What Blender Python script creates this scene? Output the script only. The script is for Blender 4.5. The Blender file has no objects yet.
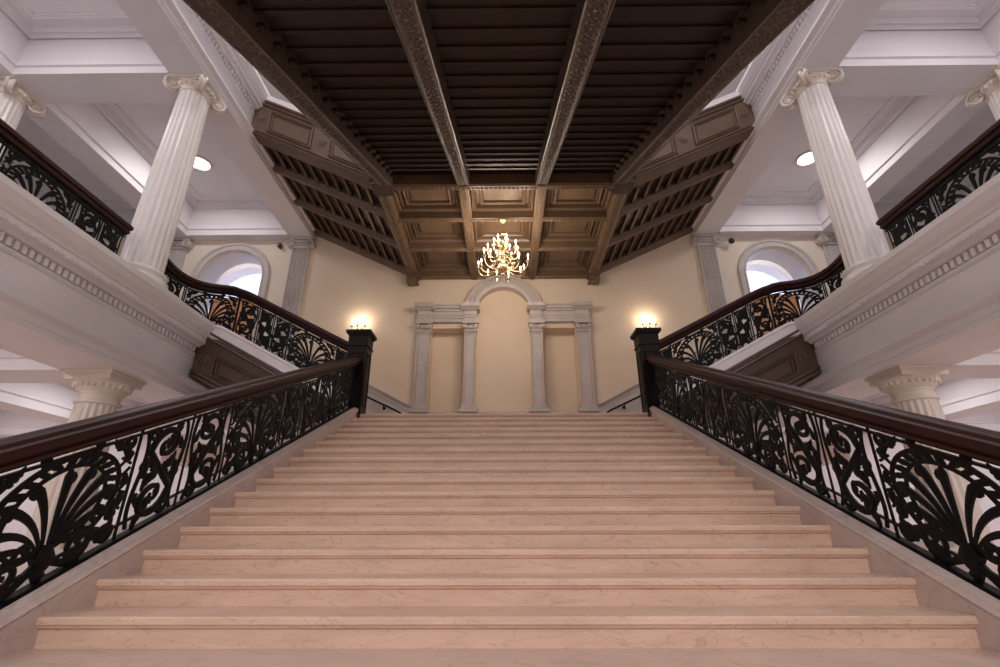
import bpy, bmesh, math, random
from mathutils import Vector, Matrix
random.seed(4)
PI = math.pi
S = bpy.context.scene
C = S.collection
# ------------------------------------------------------------------ camera
cam = bpy.data.cameras.new('camera'); camo = bpy.data.objects.new('camera', cam); C.objects.link(camo)
cam.sensor_fit = 'HORIZONTAL'; cam.sensor_width = 36; cam.lens = 36 * 484.94 / 1000
cam.clip_start = .05; cam.clip_end = 200
camo.location = (0.0092, 0, 0.569)
camo.rotation_mode = 'QUATERNION'
camo.rotation_quaternion = (Matrix.Rotation(0.0084, 4, 'Z') @ Matrix.Rotation(PI/2 + 0.3848, 4, 'X') @ Matrix.Rotation(-0.0024, 4, 'Z')).to_quaternion()
S.camera = camo
# ------------------------------------------------------------------ light and exposure
w = bpy.data.worlds.new('world'); S.world = w; w.use_nodes = True
w.node_tree.nodes['Background'].inputs[0].default_value = (1.0, .90, .88, 1)
w.node_tree.nodes['Background'].inputs[1].default_value = 1.35
S.view_settings.view_transform = 'Standard'; S.view_settings.look = 'None'
S.view_settings.gamma = 1; S.view_settings.exposure = -0.42
S.view_settings.use_curve_mapping = False
P_CHAND = 205; P_SCONCE = 15; P_BAY_FILL = 75; P_HALL_FILL = 125; P_HIGH_FILL = 150
# ------------------------------------------------------------------ materials
def nodes(name):
    m = bpy.data.materials.new(name); m.use_nodes = True
    return m, m.node_tree.nodes, m.node_tree.links, m.node_tree.nodes['Principled BSDF']
def mat(name, c1, c2=None, scale=4, rough=.6, metal=0, bump=0, bscale=60, detail=6, stretch=(1,1,1), spec=.5, coat=0):
    m, N, L, b = nodes(name)
    tc = N.new('ShaderNodeTexCoord'); mp = N.new('ShaderNodeMapping'); mp.inputs['Scale'].default_value = stretch
    L.new(tc.outputs['Object'], mp.inputs[0])
    n = N.new('ShaderNodeTexNoise'); n.inputs['Scale'].default_value = scale; n.inputs['Detail'].default_value = detail
    L.new(mp.outputs[0], n.inputs['Vector'])
    r = N.new('ShaderNodeValToRGB'); r.color_ramp.elements[0].position = .3; r.color_ramp.elements[1].position = .7
    r.color_ramp.elements[0].color = (*c1, 1); r.color_ramp.elements[1].color = (*(c2 or [x*1.1 for x in c1]), 1)
    L.new(n.outputs[0], r.inputs[0]); L.new(r.outputs[0], b.inputs['Base Color'])
    b.inputs['Roughness'].default_value = rough; b.inputs['Metallic'].default_value = metal
    b.inputs['Specular IOR Level'].default_value = spec
    b.inputs['Coat Weight'].default_value = coat
    if bump:
        n2 = N.new('ShaderNodeTexNoise'); n2.inputs['Scale'].default_value = bscale; n2.inputs['Detail'].default_value = 3
        L.new(mp.outputs[0], n2.inputs['Vector'])
        bp = N.new('ShaderNodeBump'); bp.inputs['Strength'].default_value = bump; bp.inputs['Distance'].default_value = .01
        L.new(n2.outputs[0], bp.inputs['Height']); L.new(bp.outputs[0], b.inputs['Normal'])
    return m
def marble(name, base, dark, vein, rough=.35, sc=2.2, veinw=.035, stretch=(1,1,1), vmix=.55):
    m, N, L, b = nodes(name)
    tc = N.new('ShaderNodeTexCoord'); mp = N.new('ShaderNodeMapping'); mp.inputs['Scale'].default_value = stretch
    L.new(tc.outputs['Object'], mp.inputs[0])
    n = N.new('ShaderNodeTexNoise'); n.inputs['Scale'].default_value = sc; n.inputs['Detail'].default_value = 10; n.inputs['Roughness'].default_value = .65
    L.new(mp.outputs[0], n.inputs['Vector'])
    r = N.new('ShaderNodeValToRGB'); r.color_ramp.elements[0].position = .32; r.color_ramp.elements[1].position = .68
    r.color_ramp.elements[0].color = (*dark, 1); r.color_ramp.elements[1].color = (*base, 1)
    L.new(n.outputs[0], r.inputs[0])
    v = N.new('ShaderNodeTexNoise'); v.inputs['Scale'].default_value = sc*1.7; v.inputs['Detail'].default_value = 8; v.inputs['Distortion'].default_value = 1.2
    L.new(mp.outputs[0], v.inputs['Vector'])
    s1 = N.new('ShaderNodeMath'); s1.operation = 'SUBTRACT'; s1.inputs[1].default_value = .5; L.new(v.outputs[0], s1.inputs[0])
    s2 = N.new('ShaderNodeMath'); s2.operation = 'ABSOLUTE'; L.new(s1.outputs[0], s2.inputs[0])
    s3 = N.new('ShaderNodeMapRange'); s3.inputs[1].default_value = 0; s3.inputs[2].default_value = veinw; s3.inputs[3].default_value = vmix; s3.inputs[4].default_value = 0
    L.new(s2.outputs[0], s3.inputs[0])
    mx = N.new('ShaderNodeMix'); mx.data_type = 'RGBA'
    L.new(s3.outputs[0], mx.inputs[0]); L.new(r.outputs[0], mx.inputs[6]); mx.inputs[7].default_value = (*vein, 1)
    L.new(mx.outputs[2], b.inputs['Base Color']); b.inputs['Roughness'].default_value = rough
    return m
def emis(name, col, st):
    m, N, L, b = nodes(name)
    b.inputs['Base Color'].default_value = (*col, 1)
    b.inputs['Emission Color'].default_value = (*col, 1); b.inputs['Emission Strength'].default_value = st
    return m
M = {}
M['step'] = marble('pink_marble', (.77,.56,.435), (.62,.435,.33), (.36,.23,.17), .4, 3.6, .014, (.5,1,2.2), .55)
M['curb'] = marble('veined_marble', (.62,.51,.47), (.50,.40,.37), (.36,.27,.26), .4, 1.6, .03, (1,1,1), .35)
M['grey'] = marble('grey_marble', (.60,.545,.52), (.50,.45,.435), (.36,.32,.31), .45, 1.6, .03, (1,1,1), .3)
M['dado'] = marble('pale_grey_marble', (.62,.57,.55), (.52,.47,.46), (.38,.34,.34), .4, 2.0, .03)
M['floor'] = marble('floor_marble', (.66,.50,.42), (.56,.42,.35), (.42,.31,.26), .3, 1.5, .02)
M['stone'] = marble('pale_stone_floor', (.62,.60,.61), (.54,.52,.53), (.42,.40,.41), .4, 1.5, .02)
M['white'] = mat('white_paint', (.77,.735,.765), (.82,.785,.815), 1.5, .5)
M['column'] = mat('glossy_white_paint', (.80,.76,.74), (.84,.80,.78), 2, .32)
M['ivory'] = mat('ivory_paint', (.70,.62,.55), (.76,.68,.61), 2, .45)
M['cream'] = mat('cream_plaster', (.72,.59,.46), (.78,.65,.52), .9, .75, bump=.12, bscale=25)
M['gallerywall'] = mat('pale_cream_plaster', (.74,.64,.54), (.79,.69,.58), 1.2, .7)
M['wood'] = mat('mahogany', (.022,.006,.005), (.040,.010,.008), 6, .42, stretch=(1,.15,1), spec=.22)
M['newel'] = mat('near_black_oak', (.010,.007,.006), (.017,.011,.010), 8, .42, stretch=(6,6,.6), spec=.15)
M['iron'] = mat('black_iron', (.003,.003,.0035), (.006,.006,.0065), 20, .45, spec=.15, bump=.2, bscale=80)
M['ribs'] = mat('umber_painted_boards', (.070,.042,.027), (.095,.058,.038), 4, .42)
M['brown'] = mat('brown_painted_plaster', (.115,.072,.046), (.15,.095,.062), 3, .5, bump=.1, bscale=40)
M['coffer'] = mat('tan_painted_plaster', (.125,.080,.048), (.165,.105,.063), 3, .36, bump=.1, bscale=40)
M['carved'] = mat('carved_brown_plaster', (.075,.052,.043), (.10,.072,.060), 3, .30, bump=.6, bscale=55)
M['dark'] = mat('dark_walnut', (.020,.0115,.0075), (.028,.017,.011), 4, .42, bump=.1, bscale=30)
M['brass'] = mat('polished_brass', (.50,.37,.21), (.60,.46,.28), 5, .34, metal=1)
M['candle'] = mat('candle_sleeve', (.85,.78,.62), (.88,.82,.68), 5, .5)
M['bulb'] = emis('bulb_glow', (1,.88,.72), 14)
M['disc'] = emis('disc_glow', (1,.93,.84), 9)
M['blackp'] = mat('black_plastic', (.015,.015,.016), (.02,.02,.021), 5, .35)
M['bluewhite'] = mat('cool_lit_white', (.66,.68,.76), (.72,.74,.82), 2, .5)  # bluish tint puts the cool light beyond the arches into the colour
M['orange'] = mat('orange_panel', (.62,.30,.15), (.74,.40,.22), 1.6, .6)
# ------------------------------------------------------------------ helpers
def prop(o, label=None, cat=None, group=None, kind=None):
    if label: o['label'] = label
    if cat: o['category'] = cat
    if group: o['group'] = group
    if kind: o['kind'] = kind
    return o
def obj(name, bm, m, parent=None, smooth=False, label=None):
    bmesh.ops.recalc_face_normals(bm, faces=bm.faces[:])
    me = bpy.data.meshes.new(name); bm.to_mesh(me); bm.free()
    me.materials.append(M[m])
    if smooth:
        for p in me.polygons: p.use_smooth = True
        try: me.set_sharp_from_angle(angle=math.radians(40))
        except Exception: pass
    o = bpy.data.objects.new(name, me); C.objects.link(o)
    if parent:
        o.parent = parent; o.matrix_parent_inverse = parent_world(parent).inverted()
    if label: o['label'] = label
    return o
def parent_world(p):
    mw = Matrix.Translation(p.location) @ p.rotation_euler.to_matrix().to_4x4()
    if p.parent: mw = parent_world(p.parent) @ p.matrix_parent_inverse @ mw
    return mw
def thing(name, label, cat, loc, group=None):
    o = bpy.data.objects.new(name, None); C.objects.link(o); o.location = loc; o.empty_display_size = .1
    return prop(o, label, cat, group)
def struct(name, bm, m, smooth=False):
    return prop(obj(name, bm, m, None, smooth), kind='structure')
def B(): return bmesh.new()
def box(bm, x0, x1, y0, y1, z0, z1):
    x0, x1 = sorted((x0, x1)); y0, y1 = sorted((y0, y1)); z0, z1 = sorted((z0, z1))
    v = [bm.verts.new(p) for p in ((x0,y0,z0),(x1,y0,z0),(x1,y1,z0),(x0,y1,z0),(x0,y0,z1),(x1,y0,z1),(x1,y1,z1),(x0,y1,z1))]
    for f in ((0,1,2,3),(7,6,5,4),(0,4,5,1),(1,5,6,2),(2,6,7,3),(3,7,4,0)): bm.faces.new([v[i] for i in f])
    return v
def bbox(bm, x0, x1, y0, y1, z0, z1, b=.01):
    """bevelled box"""
    t = bmesh.new(); box(t, x0, x1, y0, y1, z0, z1)
    bmesh.ops.bevel(t, geom=t.edges[:] , offset=b, segments=2, affect='EDGES', profile=.5)
    merge(bm, t)
def merge(bm, t, mtx=None):
    if mtx: bmesh.ops.transform(t, matrix=mtx, verts=t.verts[:])
    mp = {v: bm.verts.new(v.co) for v in t.verts}
    for f in t.faces:
        try: bm.faces.new([mp[v] for v in f.verts])
        except ValueError: pass
    t.free()
def loft(bm, rings, closed=True, cap=True):
    R = [[bm.verts.new(p) for p in r] for r in rings]
    n = len(R[0])
    for a, b in zip(R, R[1:]):
        for i in range(n if closed else n-1):
            j = (i+1) % n
            bm.faces.new((a[i], a[j], b[j], b[i]))
    if cap and closed:
        bm.faces.new(R[0][::-1]); bm.faces.new(R[-1])
    return R
def ext_y(bm, prof, y0, y1):            # (x, z) outline pulled along y
    loft(bm, [[(x, y0, z) for x, z in prof], [(x, y1, z) for x, z in prof]])
def ext_x(bm, prof, x0, x1):            # (y, z) outline pulled along x
    loft(bm, [[(x0, y, z) for y, z in prof], [(x1, y, z) for y, z in prof]])
def lathe(bm, prof, c=(0,0,0), n=32, flute=0, fd=.06):
    rings = []
    for r, z in prof:
        rings.append([(c[0]+r*math.cos(2*PI*i/n), c[1]+r*math.sin(2*PI*i/n), c[2]+z) for i in range(n)])
    loft(bm, rings)
def tube(bm, pts, rad, n=6, nrm=None, flat=1.0):
    """tube through pts; nrm given: flattened along nrm by `flat`"""
    pts = [Vector(p) for p in pts]
    if not isinstance(rad, (list, tuple)): rad = [rad]*len(pts)
    rings = []; last = None
    for i, p in enumerate(pts):
        t = (pts[min(i+1, len(pts)-1)] - pts[max(i-1, 0)])
        if t.length < 1e-9: t = Vector((0,0,1))
        t.normalize()
        if nrm is not None: a = Vector(nrm(i) if callable(nrm) else nrm)
        else:
            a = last if last is not None else (Vector((0,0,1)) if abs(t.z) < .9 else Vector((1,0,0)))
        a = a - t*a.dot(t)
        if a.length < 1e-6: a = t.orthogonal()
        a.normalize(); last = a
        b = t.cross(a)
        r = rad[i]
        rings.append([p + a*(math.cos(2*PI*k/n)*r*flat) + b*(math.sin(2*PI*k/n)*r) for k in range(n)])
    loft(bm, rings)
def ball(bm, c, r, u=8, v=6, sc=(1,1,1)):
    prof = [(max(1e-4, r*math.sin(PI*i/v)), -r*math.cos(PI*i/v)) for i in range(v+1)]
    rings = [[(c[0]+q*math.cos(2*PI*k/u)*sc[0], c[1]+q*math.sin(2*PI*k/u)*sc[1], c[2]+z*sc[2]) for k in range(u)] for q, z in prof]
    loft(bm, rings)
def relief(bm, P, length, width, nu, nv, hf):
    """carved strip: P(u, v, h) gives the point u along, v across, h out"""
    R = []
    for i in range(nu+1):
        u = length*i/nu
        R.append([bm.verts.new(P(u, width*(j/nv-.5), hf(u, (j/nv-.5)*2) if 0 < j < nv else 0)) for j in range(nv+1)])
    for a, c in zip(R, R[1:]):
        for j in range(nv): bm.faces.new((a[j], a[j+1], c[j+1], c[j]))
def guilloche(u, v, p=.10, h=.028):
    q = abs(math.sin(PI*u/p)); a = abs(v - .62*math.sin(2*PI*u/p/2)); c = abs(v + .62*math.sin(2*PI*u/p/2))
    e = max(0, 1-a/.24, 1-c/.24); d = max(0, 1-math.hypot((u % p)/p*2-1, v*1.3)/.42)
    return h*max(e, d, .55 if abs(v) > .86 else 0)
def frame(bm, o, ux, uz, w_, h, fw, d, nrm):
    """raised rectangular moulding: corner o, axes ux, uz, size w_ x h, width fw, height d along nrm"""
    o, ux, uz, nrm = map(Vector, (o, ux, uz, nrm))
    def ring(off, e): return [o + ux*a + uz*b + nrm*e for a, b in ((off,off),(w_-off,off),(w_-off,h-off),(off,h-off))]
    R = [ring(0,0), ring(fw*.15,d), ring(fw*.5,d*.6), ring(fw*.85,d*.85), ring(fw,0)]
    V = [[bm.verts.new(p) for p in r] for r in R]
    for a, b in zip(V, V[1:]+[V[0]]):
        for i in range(4):
            j = (i+1) % 4
            bm.faces.new((a[i], a[j], b[j], b[i]))
# ------------------------------------------------------------------ measures of the place
W = 2.45; Y1 = 2.903; Z1 = .149; T = .3436; H = .1493; NS = 16
ZL = Z1 + 15*H            # landing
YT = Y1 + 15*T            # its front edge
ZG = 4.0                  # gallery floor
YW = 11.8                 # back wall
XC, XC2 = 5.7, 9.2        # column rows
YC = 6.65
XO = 12.9; YB = -4.0      # outer walls, open end of the hall behind
SL = .4345
def nos(y): return Z1 + SL*(y - Y1)
def fl(x): return ZL + .53*(abs(x) - 2.32)       # nosing line of the side flights
# ================================================================== large structure
b = B(); box(b, -XO, XO, YB, YW, -.2, 0); struct('floor', b, 'floor')
# back wall: upper cream part, in pieces round the niches and the two arched openings
def arch_pts(cx, r, zs, n=28): return [(cx + r*math.cos(PI - PI*i/n), zs + r*math.sin(PI*i/n)) for i in range(n+1)]
def arch_wall(bm, x0, x1, z0, z1, cx, r, zs, zb, y0, y1):
    P = [(cx-r, zb)] + arch_pts(cx, r, zs) + [(cx+r, zb)]
    box(bm, x0, cx-r, y0, y1, z0, z1); box(bm, cx+r, x1, y0, y1, z0, z1)
    if zb > z0: box(bm, cx-r, cx+r, y0, y1, z0, zb)
    A = arch_pts(cx, r, zs)
    for (xa, za), (xb, zb2) in zip(A, A[1:]):
        loft(bm, [[(xa,y0,za),(xb,y0,zb2),(xb,y0,z1),(xa,y0,z1)], [(xa,y1,za),(xb,y1,zb2),(xb,y1,z1),(xa,y1,z1)]])
b = B()
TH = .45
# centre: recess behind arch (.12 deep) and side niches (.35 deep)
CR = .72; ZS = 5.95
arch_wall(b, -1.02, 1.02, ZL-.3, 7.6, 0, CR, ZS, ZL-.3, YW, YW+.14)
box(b, -1.02, 1.02, YW+.14, YW+TH, ZL-.3, 7.6)
for s in (-1, 1):
    box(b, s*1.02, s*1.90, YW+.38, YW+TH+.1, ZL-.3, 5.62)
    box(b, s*1.02, s*1.90, YW, YW+TH, 5.5, 7.6)
    box(b, s*1.90, s*5.6, YW, YW+TH, ZL-.3, 8.8)
    box(b, s*1.02, s*1.9, YW, YW+TH, 7.6, 8.8)
box(b, -1.02, 1.02, YW, YW+TH, 7.6, 8.8)
struct('wall_back', b, 'cream')
b = B(); box(b, -5.6, 5.6, YW, YW+TH, 8.8, 13); box(b, -5.6, 5.6, YW, YW+TH, 0, ZL-.3); struct('wall_back_rest', b, 'white')
AX, AR, AZ = 7.55, .88, 7.05
for s, nm in ((-1, 'left'), (1, 'right')):
    b = B(); x0, x1 = sorted((s*5.6, s*XO))
    arch_wall(b, x0, x1, ZG-.3, 13, s*AX, AR, AZ, ZG, YW, YW+TH)
    struct('wall_back_'+nm, b, 'gallerywall')
    b = B(); box(b, s*5.6, s*XO, YW, YW+TH, 0, ZG-.3); struct('wall_back_lower_'+nm, b, 'white')
    b = B(); box(b, s*XO, s*(XO+.3), YB, YW+TH, 0, 13); struct('wall_'+nm, b, 'white')
    # gallery floor slab
    b = B(); box(b, s*5.5, s*XO, YB, YW, ZG-.35, ZG); struct('floor_gallery_'+nm, b, 'stone')
    b = B(); box(b, s*5.5, s*XO, YB, YW, 9.45, 9.6); struct('floor_top_'+nm, b, 'stone')
    # room beyond the arched opening
    b = B()
    box(b, s*4.6, s*10.8, YW+TH, 17.5, ZG-.2, ZG)
    box(b, s*4.6, s*10.8, 17.5, 17.7, ZG, 11)
    box(b, s*4.4, s*4.6, YW+TH, 17.7, ZG, 11); box(b, s*10.8, s*11, YW+TH, 17.7, ZG, 11)
    box(b, s*4.4, s*11, YW+TH, 17.7, 11, 11.2)
    struct('wall_beyond_'+nm, b, 'bluewhite')
    # barrel lining of the opening
    b = B(); R_ = []
    for px, pz in [(s*AX-AR, ZG)] + arch_pts(s*AX, AR, AZ) + [(s*AX+AR, ZG)]:
        q = (px-s*AX)/AR; e = (pz-AZ)/AR if pz > AZ else 0
        R_.append([(px+q*a, yy, pz+e*a) for a, yy in ((-.01,YW+.1),(-.01,12.5),(.12,12.5),(.12,YW+.1))])
    loft(b, R_); struct('trim_barrel_'+nm, b, 'bluewhite')
    # second arch inside
    b = B(); x0, x1 = sorted((s*4.6, s*10.8))
    arch_wall(b, x0, x1, ZG, 11, s*8.0, 1.15, 7.2, ZG, 13.5, 13.9)
    struct('wall_beyond_arch_'+nm, b, 'white')
b = B(); box(b, -XO, XO, YB, YW+TH, 13, 13.2); struct('ceiling', b, 'white')
# second floor above the camera, where the upper flight starts
b = B(); box(b, -5.5, 5.5, YB, -.3, 3.62, ZG); struct('ceiling_hall', b, 'white')
# landing
b = B(); box(b, -2.42, 2.42, YT+.03, YW, ZL-.35, ZL-.004); box(b, -5.6, -2.42, 8.06, YW, 1.6, 1.9); box(b, 5.6, 2.42, 8.06, YW, 1.6, 1.9); struct('floor_landing', b, 'floor')
# ================================================================== entablatures (trim)
def entab(s, z0, nm, yend, ykeep):
    """z0 = underside of the architrave; cornice top is z0+1.3"""
    X = lambda x: s*x
    k = z0 - 2.7
    # architrave + frieze, both faces
    w_ = 6.33 if z0 < 5 else 6.04
    arc = [(5.40,2.70),(5.40,2.765),(5.385,2.775),(5.385,2.86),(5.36,2.88),(5.33,2.90),(5.31,2.92),(5.31,2.95),(5.44,2.97),(5.44,3.46),
           (w_,3.46),(w_,2.97),(w_+.07,2.95),(w_+.07,2.92),(w_+.02,2.88),(w_+.02,2.78),(w_,2.77),(w_,2.70)]
    b = B(); ext_y(b, [(X(x), z+k) for x, z in arc], YB, yend); 
    struct('trim_architrave_'+nm, b, 'white')
    cor = [(5.5,3.40),(5.43,3.40),(5.41,3.43),(5.41,3.455),(5.46,3.46),(5.46,3.56),(5.36,3.57),(5.34,3.60),(5.31,3.62),(5.28,3.625),(5.28,3.72),
           (5.26,3.73),(5.25,3.76),(5.21,3.82),(5.18,3.90),(5.17,3.92),(5.17,4.0),(5.7,4.0),(5.7,3.5),(5.5,3.5)]
    b = B(); ext_y(b, [(X(x), z+k) for x, z in cor], YB, ykeep)
    y = .5
    while y < ykeep - .05:       # dentils
        box(b, X(5.385), X(5.47), y, y+.052, 3.462+k, 3.556+k); y += .092
    y = .5
    while y < ykeep - .03:       # fine bead row
        box(b, X(5.262), X(5.29), y, y+.022, 3.632+k, 3.66+k); y += .044
    struct('trim_cornice_'+nm, b, 'white')
for s, nm in ((-1, 'left'), (1, 'right')):
    entab(s, 2.70, 'lower_'+nm, YW, 7.98)
    entab(s, 8.27, 'upper_'+nm, YW, 7.98)
    # coffered gallery ceilings: beams and panels, per storey
    for z0, zc, st in ((2.70, 3.42, 'lower'), (8.27, 9.3, 'upper')):
        b = B()
        YQ = YC if st == 'upper' else 6.87
        for yb in (-3.2, 1.72, YQ, YW+.1):
            ya, yc = yb-.33, min(yb+.33, YW)
            if yb > 11: ya = YW-.28
            prof = [(ya,z0),(yc,z0),(yc,z0+.16),(yc+.04,z0+.18),(yc+.04,z0+.22),(yc,z0+.24),(yc,zc+.02),(ya,zc+.02),(ya,z0+.24),(ya-.04,z0+.22),(ya-.04,z0+.18),(ya,z0+.16)]
            if yb > 11: prof = [(YW,z0),(YW,zc+.02),(ya,zc+.02),(ya,z0+.24),(ya-.04,z0+.22),(ya-.04,z0+.18),(ya,z0+.16),(ya,z0)]
            ext_x(b, prof, s*6.0, s*(XO))
        for xb in (XC2, XO-.05):
            xa, xe = xb-.3, min(xb+.3, XO)
            ext_y(b, [(s*xa,z0+.002),(s*xe,z0+.002),(s*xe,z0+.16),(s*(xe+.04),z0+.18),(s*(xe+.04),z0+.22),(s*xe,z0+.24),(s*xe,zc+.02),(s*xa,zc+.02),(s*xa,z0+.24),(s*(xa-.04),z0+.22),(s*(xa-.04),z0+.18),(s*xa,z0+.16)], YB, YW)
        struct('trim_gallery_beams_%s_%s' % (st, nm), b, 'white')
        b = B(); box(b, s*5.9, s*XO, YB, YW, zc, zc+.12)
        ys = [(-2.87,1.39),(2.05,YQ-.33),(YQ+.33,YW-.28)]
        for ya, yb in ys:
            for xa, xb in ((6.0, XC2-.3), (XC2+.3, XO-.35)):
                # crown at the junction and an inner panel mould
                for off, fw, d in ((0,.16,.14),(.32,.09,.05)):
                    w_, h_ = xb-xa-2*off, yb-ya-2*off
                    frame(b, (s*(xa+off), ya+off, zc), (s,0,0), (0,1,0), w_, h_, fw, d, (0,0,-1))
        struct('ceiling_gallery_%s_%s' % (st, nm), b, 'white')
# round gallery ceiling lights; the same fixture also houses the added fill lamps
def disc_light(x, y, z, label, group, p, light=True, col=(1,.95,.97)):
    t = thing('ceiling_light', label, 'light', (x, y, z), group)
    b = B(); lathe(b, [(.30,0),(.30,-.03),(.26,-.045),(.235,-.03),(.235,0)], (x,y,z), 36); obj('trim_ring', b, 'ivory', t, True)
    b = B(); lathe(b, [(.235,-.012),(.20,-.03),(.1,-.045),(.01,-.05)], (x,y,z), 36); obj('diffuser', b, 'disc', t, True)
    if light:
        l = bpy.data.lights.new('lamp', 'AREA'); l.shape = 'DISK'; l.size = .46; l.energy = p; l.color = col
        o = bpy.data.objects.new('lamp', l); C.objects.link(o); o.location = (0,0,-.07); o.parent = t
for s, nm in ((-1,'left'),(1,'right')):
    # measured on the photograph for the bay next to the back wall
    disc_light(s*7.75, 9.8, 9.3, 'round glowing ceiling light in the %s upper gallery, by the arched opening' % nm, 'upper gallery lights', 50)
    disc_light(s*7.6, 4.2, 9.3, 'added fill light in the %s upper gallery, nearer bay outside the picture' % nm, 'upper gallery lights', P_BAY_FILL)  # this and the next: added in unseen bays for ambient light
    disc_light(s*7.6, -.7, 9.3, 'added fill light in the %s upper gallery, bay behind the viewer' % nm, 'upper gallery lights', P_BAY_FILL)
    disc_light(s*7.6, 9.2, 3.42, 'added fill light under the %s gallery, bay by the back wall' % nm, 'added lower gallery lights', 45)  # lower bay lamps are all added for ambient light
    disc_light(s*7.6, 4.2, 3.42, 'added fill light under the %s gallery, middle bay' % nm, 'added lower gallery lights', P_BAY_FILL)
    disc_light(s*11.0, 6.65+2.5, 3.42, 'added fill light under the %s gallery, outer bay' % nm, 'added lower gallery lights', P_BAY_FILL)
    disc_light(s*2.0, -1.6, 3.62, 'added front fill light behind the viewer, %s one' % nm, 'added hall fill lights', P_HALL_FILL)  # added behind the camera to light the steps from the front
    disc_light(s*8.0, 15.5, 11.0, 'round ceiling light in the room beyond the %s arch' % nm, 'lights beyond the arches', 520, col=(.84,.91,1))
    disc_light(s*8.0, 13.4, 11.0, 'round ceiling light just past the %s arched opening' % nm, 'lights beyond the arches', 260, col=(.84,.91,1))
    disc_light(s*3.9, 4.5, 13.0, 'added unseen fill light high over the %s side of the stair hall' % nm, 'added high fill lights', P_HIGH_FILL)  # high pair per side, unseen, added as soft fill
    disc_light(s*4.3, 9.0, 13.0, 'added unseen fill light high over the %s side flight' % nm, 'added high fill lights', P_HIGH_FILL)
# ================================================================== columns and pilasters
def flutes(bm, c, r0, r1, z0, z1, n=20, half=False):
    m = 8; N = n*m; rings = []
    for k in range(9):
        f = k/8; z = z0 + (z1-z0)*f; r = r0 + (r1-r0)*(f**1.6)
        dep = .085*r if 0 < k < 8 else 0
        rings.append([(c[0] + (r - dep*max(0, math.sin(PI*((i % m)-.8)/(m-1.6)) if .8 < (i % m) < m-.8 else 0))*math.cos(2*PI*i/N),
                       c[1] + (r - dep*max(0, math.sin(PI*((i % m)-.8)/(m-1.6)) if .8 < (i % m) < m-.8 else 0))*math.sin(2*PI*i/N), z) for i in range(N)])
    # short run-outs so flutes have rounded ends
    loft(bm, rings)
def spiral(cx, cy, r, turns, a0, d=1, n=30, shrink=.16):
    return [(cx + r*(1-(1-shrink)*i/n)*math.cos(a0 + d*2*PI*turns*i/n), cy + r*(1-(1-shrink)*i/n)*math.sin(a0 + d*2*PI*turns*i/n)) for i in range(n+1)]
def ionic_cap(t, c, r, z, h=.32, half=False):
    """capital with four diagonal volutes; z = its underside"""
    cp = B()
    lathe(cp, [(r,0),(r*1.06,.015),(r*1.06,.04),(r,.05),(r*1.0,.08),(r*1.12,.12),(r*1.25,.17),(r*1.25,.20),(r*1.1,.24)], (c[0],c[1],z), 40)
    for i in range(20):     # egg and dart
        a = 2*PI*i/20; ball(cp, (c[0]+r*1.17*math.cos(a), c[1]+r*1.17*math.sin(a), z+.155), .034, 6, 5, (1,1,1.3))
    q = r*1.5               # abacus with hollow sides
    ring = []
    for k in range(4):
        a = PI/4 + k*PI/2
        p0 = Vector((math.cos(a), math.sin(a)))*q*1.18; a1 = a + PI/2
        p1 = Vector((math.cos(a1), math.sin(a1)))*q*1.18
        for j in range(6):
            f = j/6; p = p0.lerp(p1, f); p *= 1 - .13*math.sin(PI*f)
            ring.append(p)
    for zz0, zz1, sc in ((h-.085, h-.045, .95), (h-.045, h, 1.03)):
        loft(cp, [[(c[0]+p.x*sc, c[1]+p.y*sc, z+zz0) for p in ring], [(c[0]+p.x*sc, c[1]+p.y*sc, z+zz1) for p in ring]])
    cap = obj('capital', cp, 'ivory', t, True)
    for k in range(4):
        a = PI/4 + k*PI/2; d = Vector((math.cos(a), math.sin(a), 0)); n = Vector((-d.y, d.x, 0))
        v = B(); o = Vector((c[0], c[1], z)) + d*(q*.98)
        for off in (-.04, .04):
            sp = spiral(0, .10, .135, 2.0, PI*.5, -1, 34, .12)
            pts = [o + d*x_ + Vector((0,0,y_+.02)) + n*off for x_, y_ in sp]
            tube(v, pts, [.028 - .014*i/34 for i in range(35)], 6)
        tube(v, [o + n*-.06 + Vector((0,0,.12)), o + n*.06 + Vector((0,0,.12))], [.035,.035], 14); tube(v, [o + n*-.03 + Vector((0,0,.12)), o + n*.03 + Vector((0,0,.12))], [.12,.12], 18)
        tube(v, [o + Vector((0,0,.245)) , o - d*q*.45 + Vector((0,0,.235))], [.04,.03], 6)
        obj('volute', v, 'ivory', cap, True)
def base_of(t, c, r, z, mt='column'):
    b = B(); lathe(b, [(r*1.36,.0),(r*1.38,.05),(r*1.36,.10),(r*1.22,.115),(r*1.16,.15),(r*1.2,.175),(r*1.26,.20),(r*1.24,.235),(r*1.08,.25),(r,.28)], (c[0],c[1],z+.08), 48)
    box(b, c[0]-r*1.42, c[0]+r*1.42, c[1]-r*1.42, c[1]+r*1.42, z, z+.085)
    obj('base', b, mt, t, True)
def upper_column(x, y, label):
    t = thing('column', label, 'column', (x, y, ZG), 'upper gallery columns')
    base_of(t, (x, y), .30, ZG)
    b = B(); flutes(b, (x, y), .30, .245, ZG+.36, 7.95); obj('shaft', b, 'column', t, True)
    ionic_cap(t, (x, y), .25, 7.95)
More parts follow.
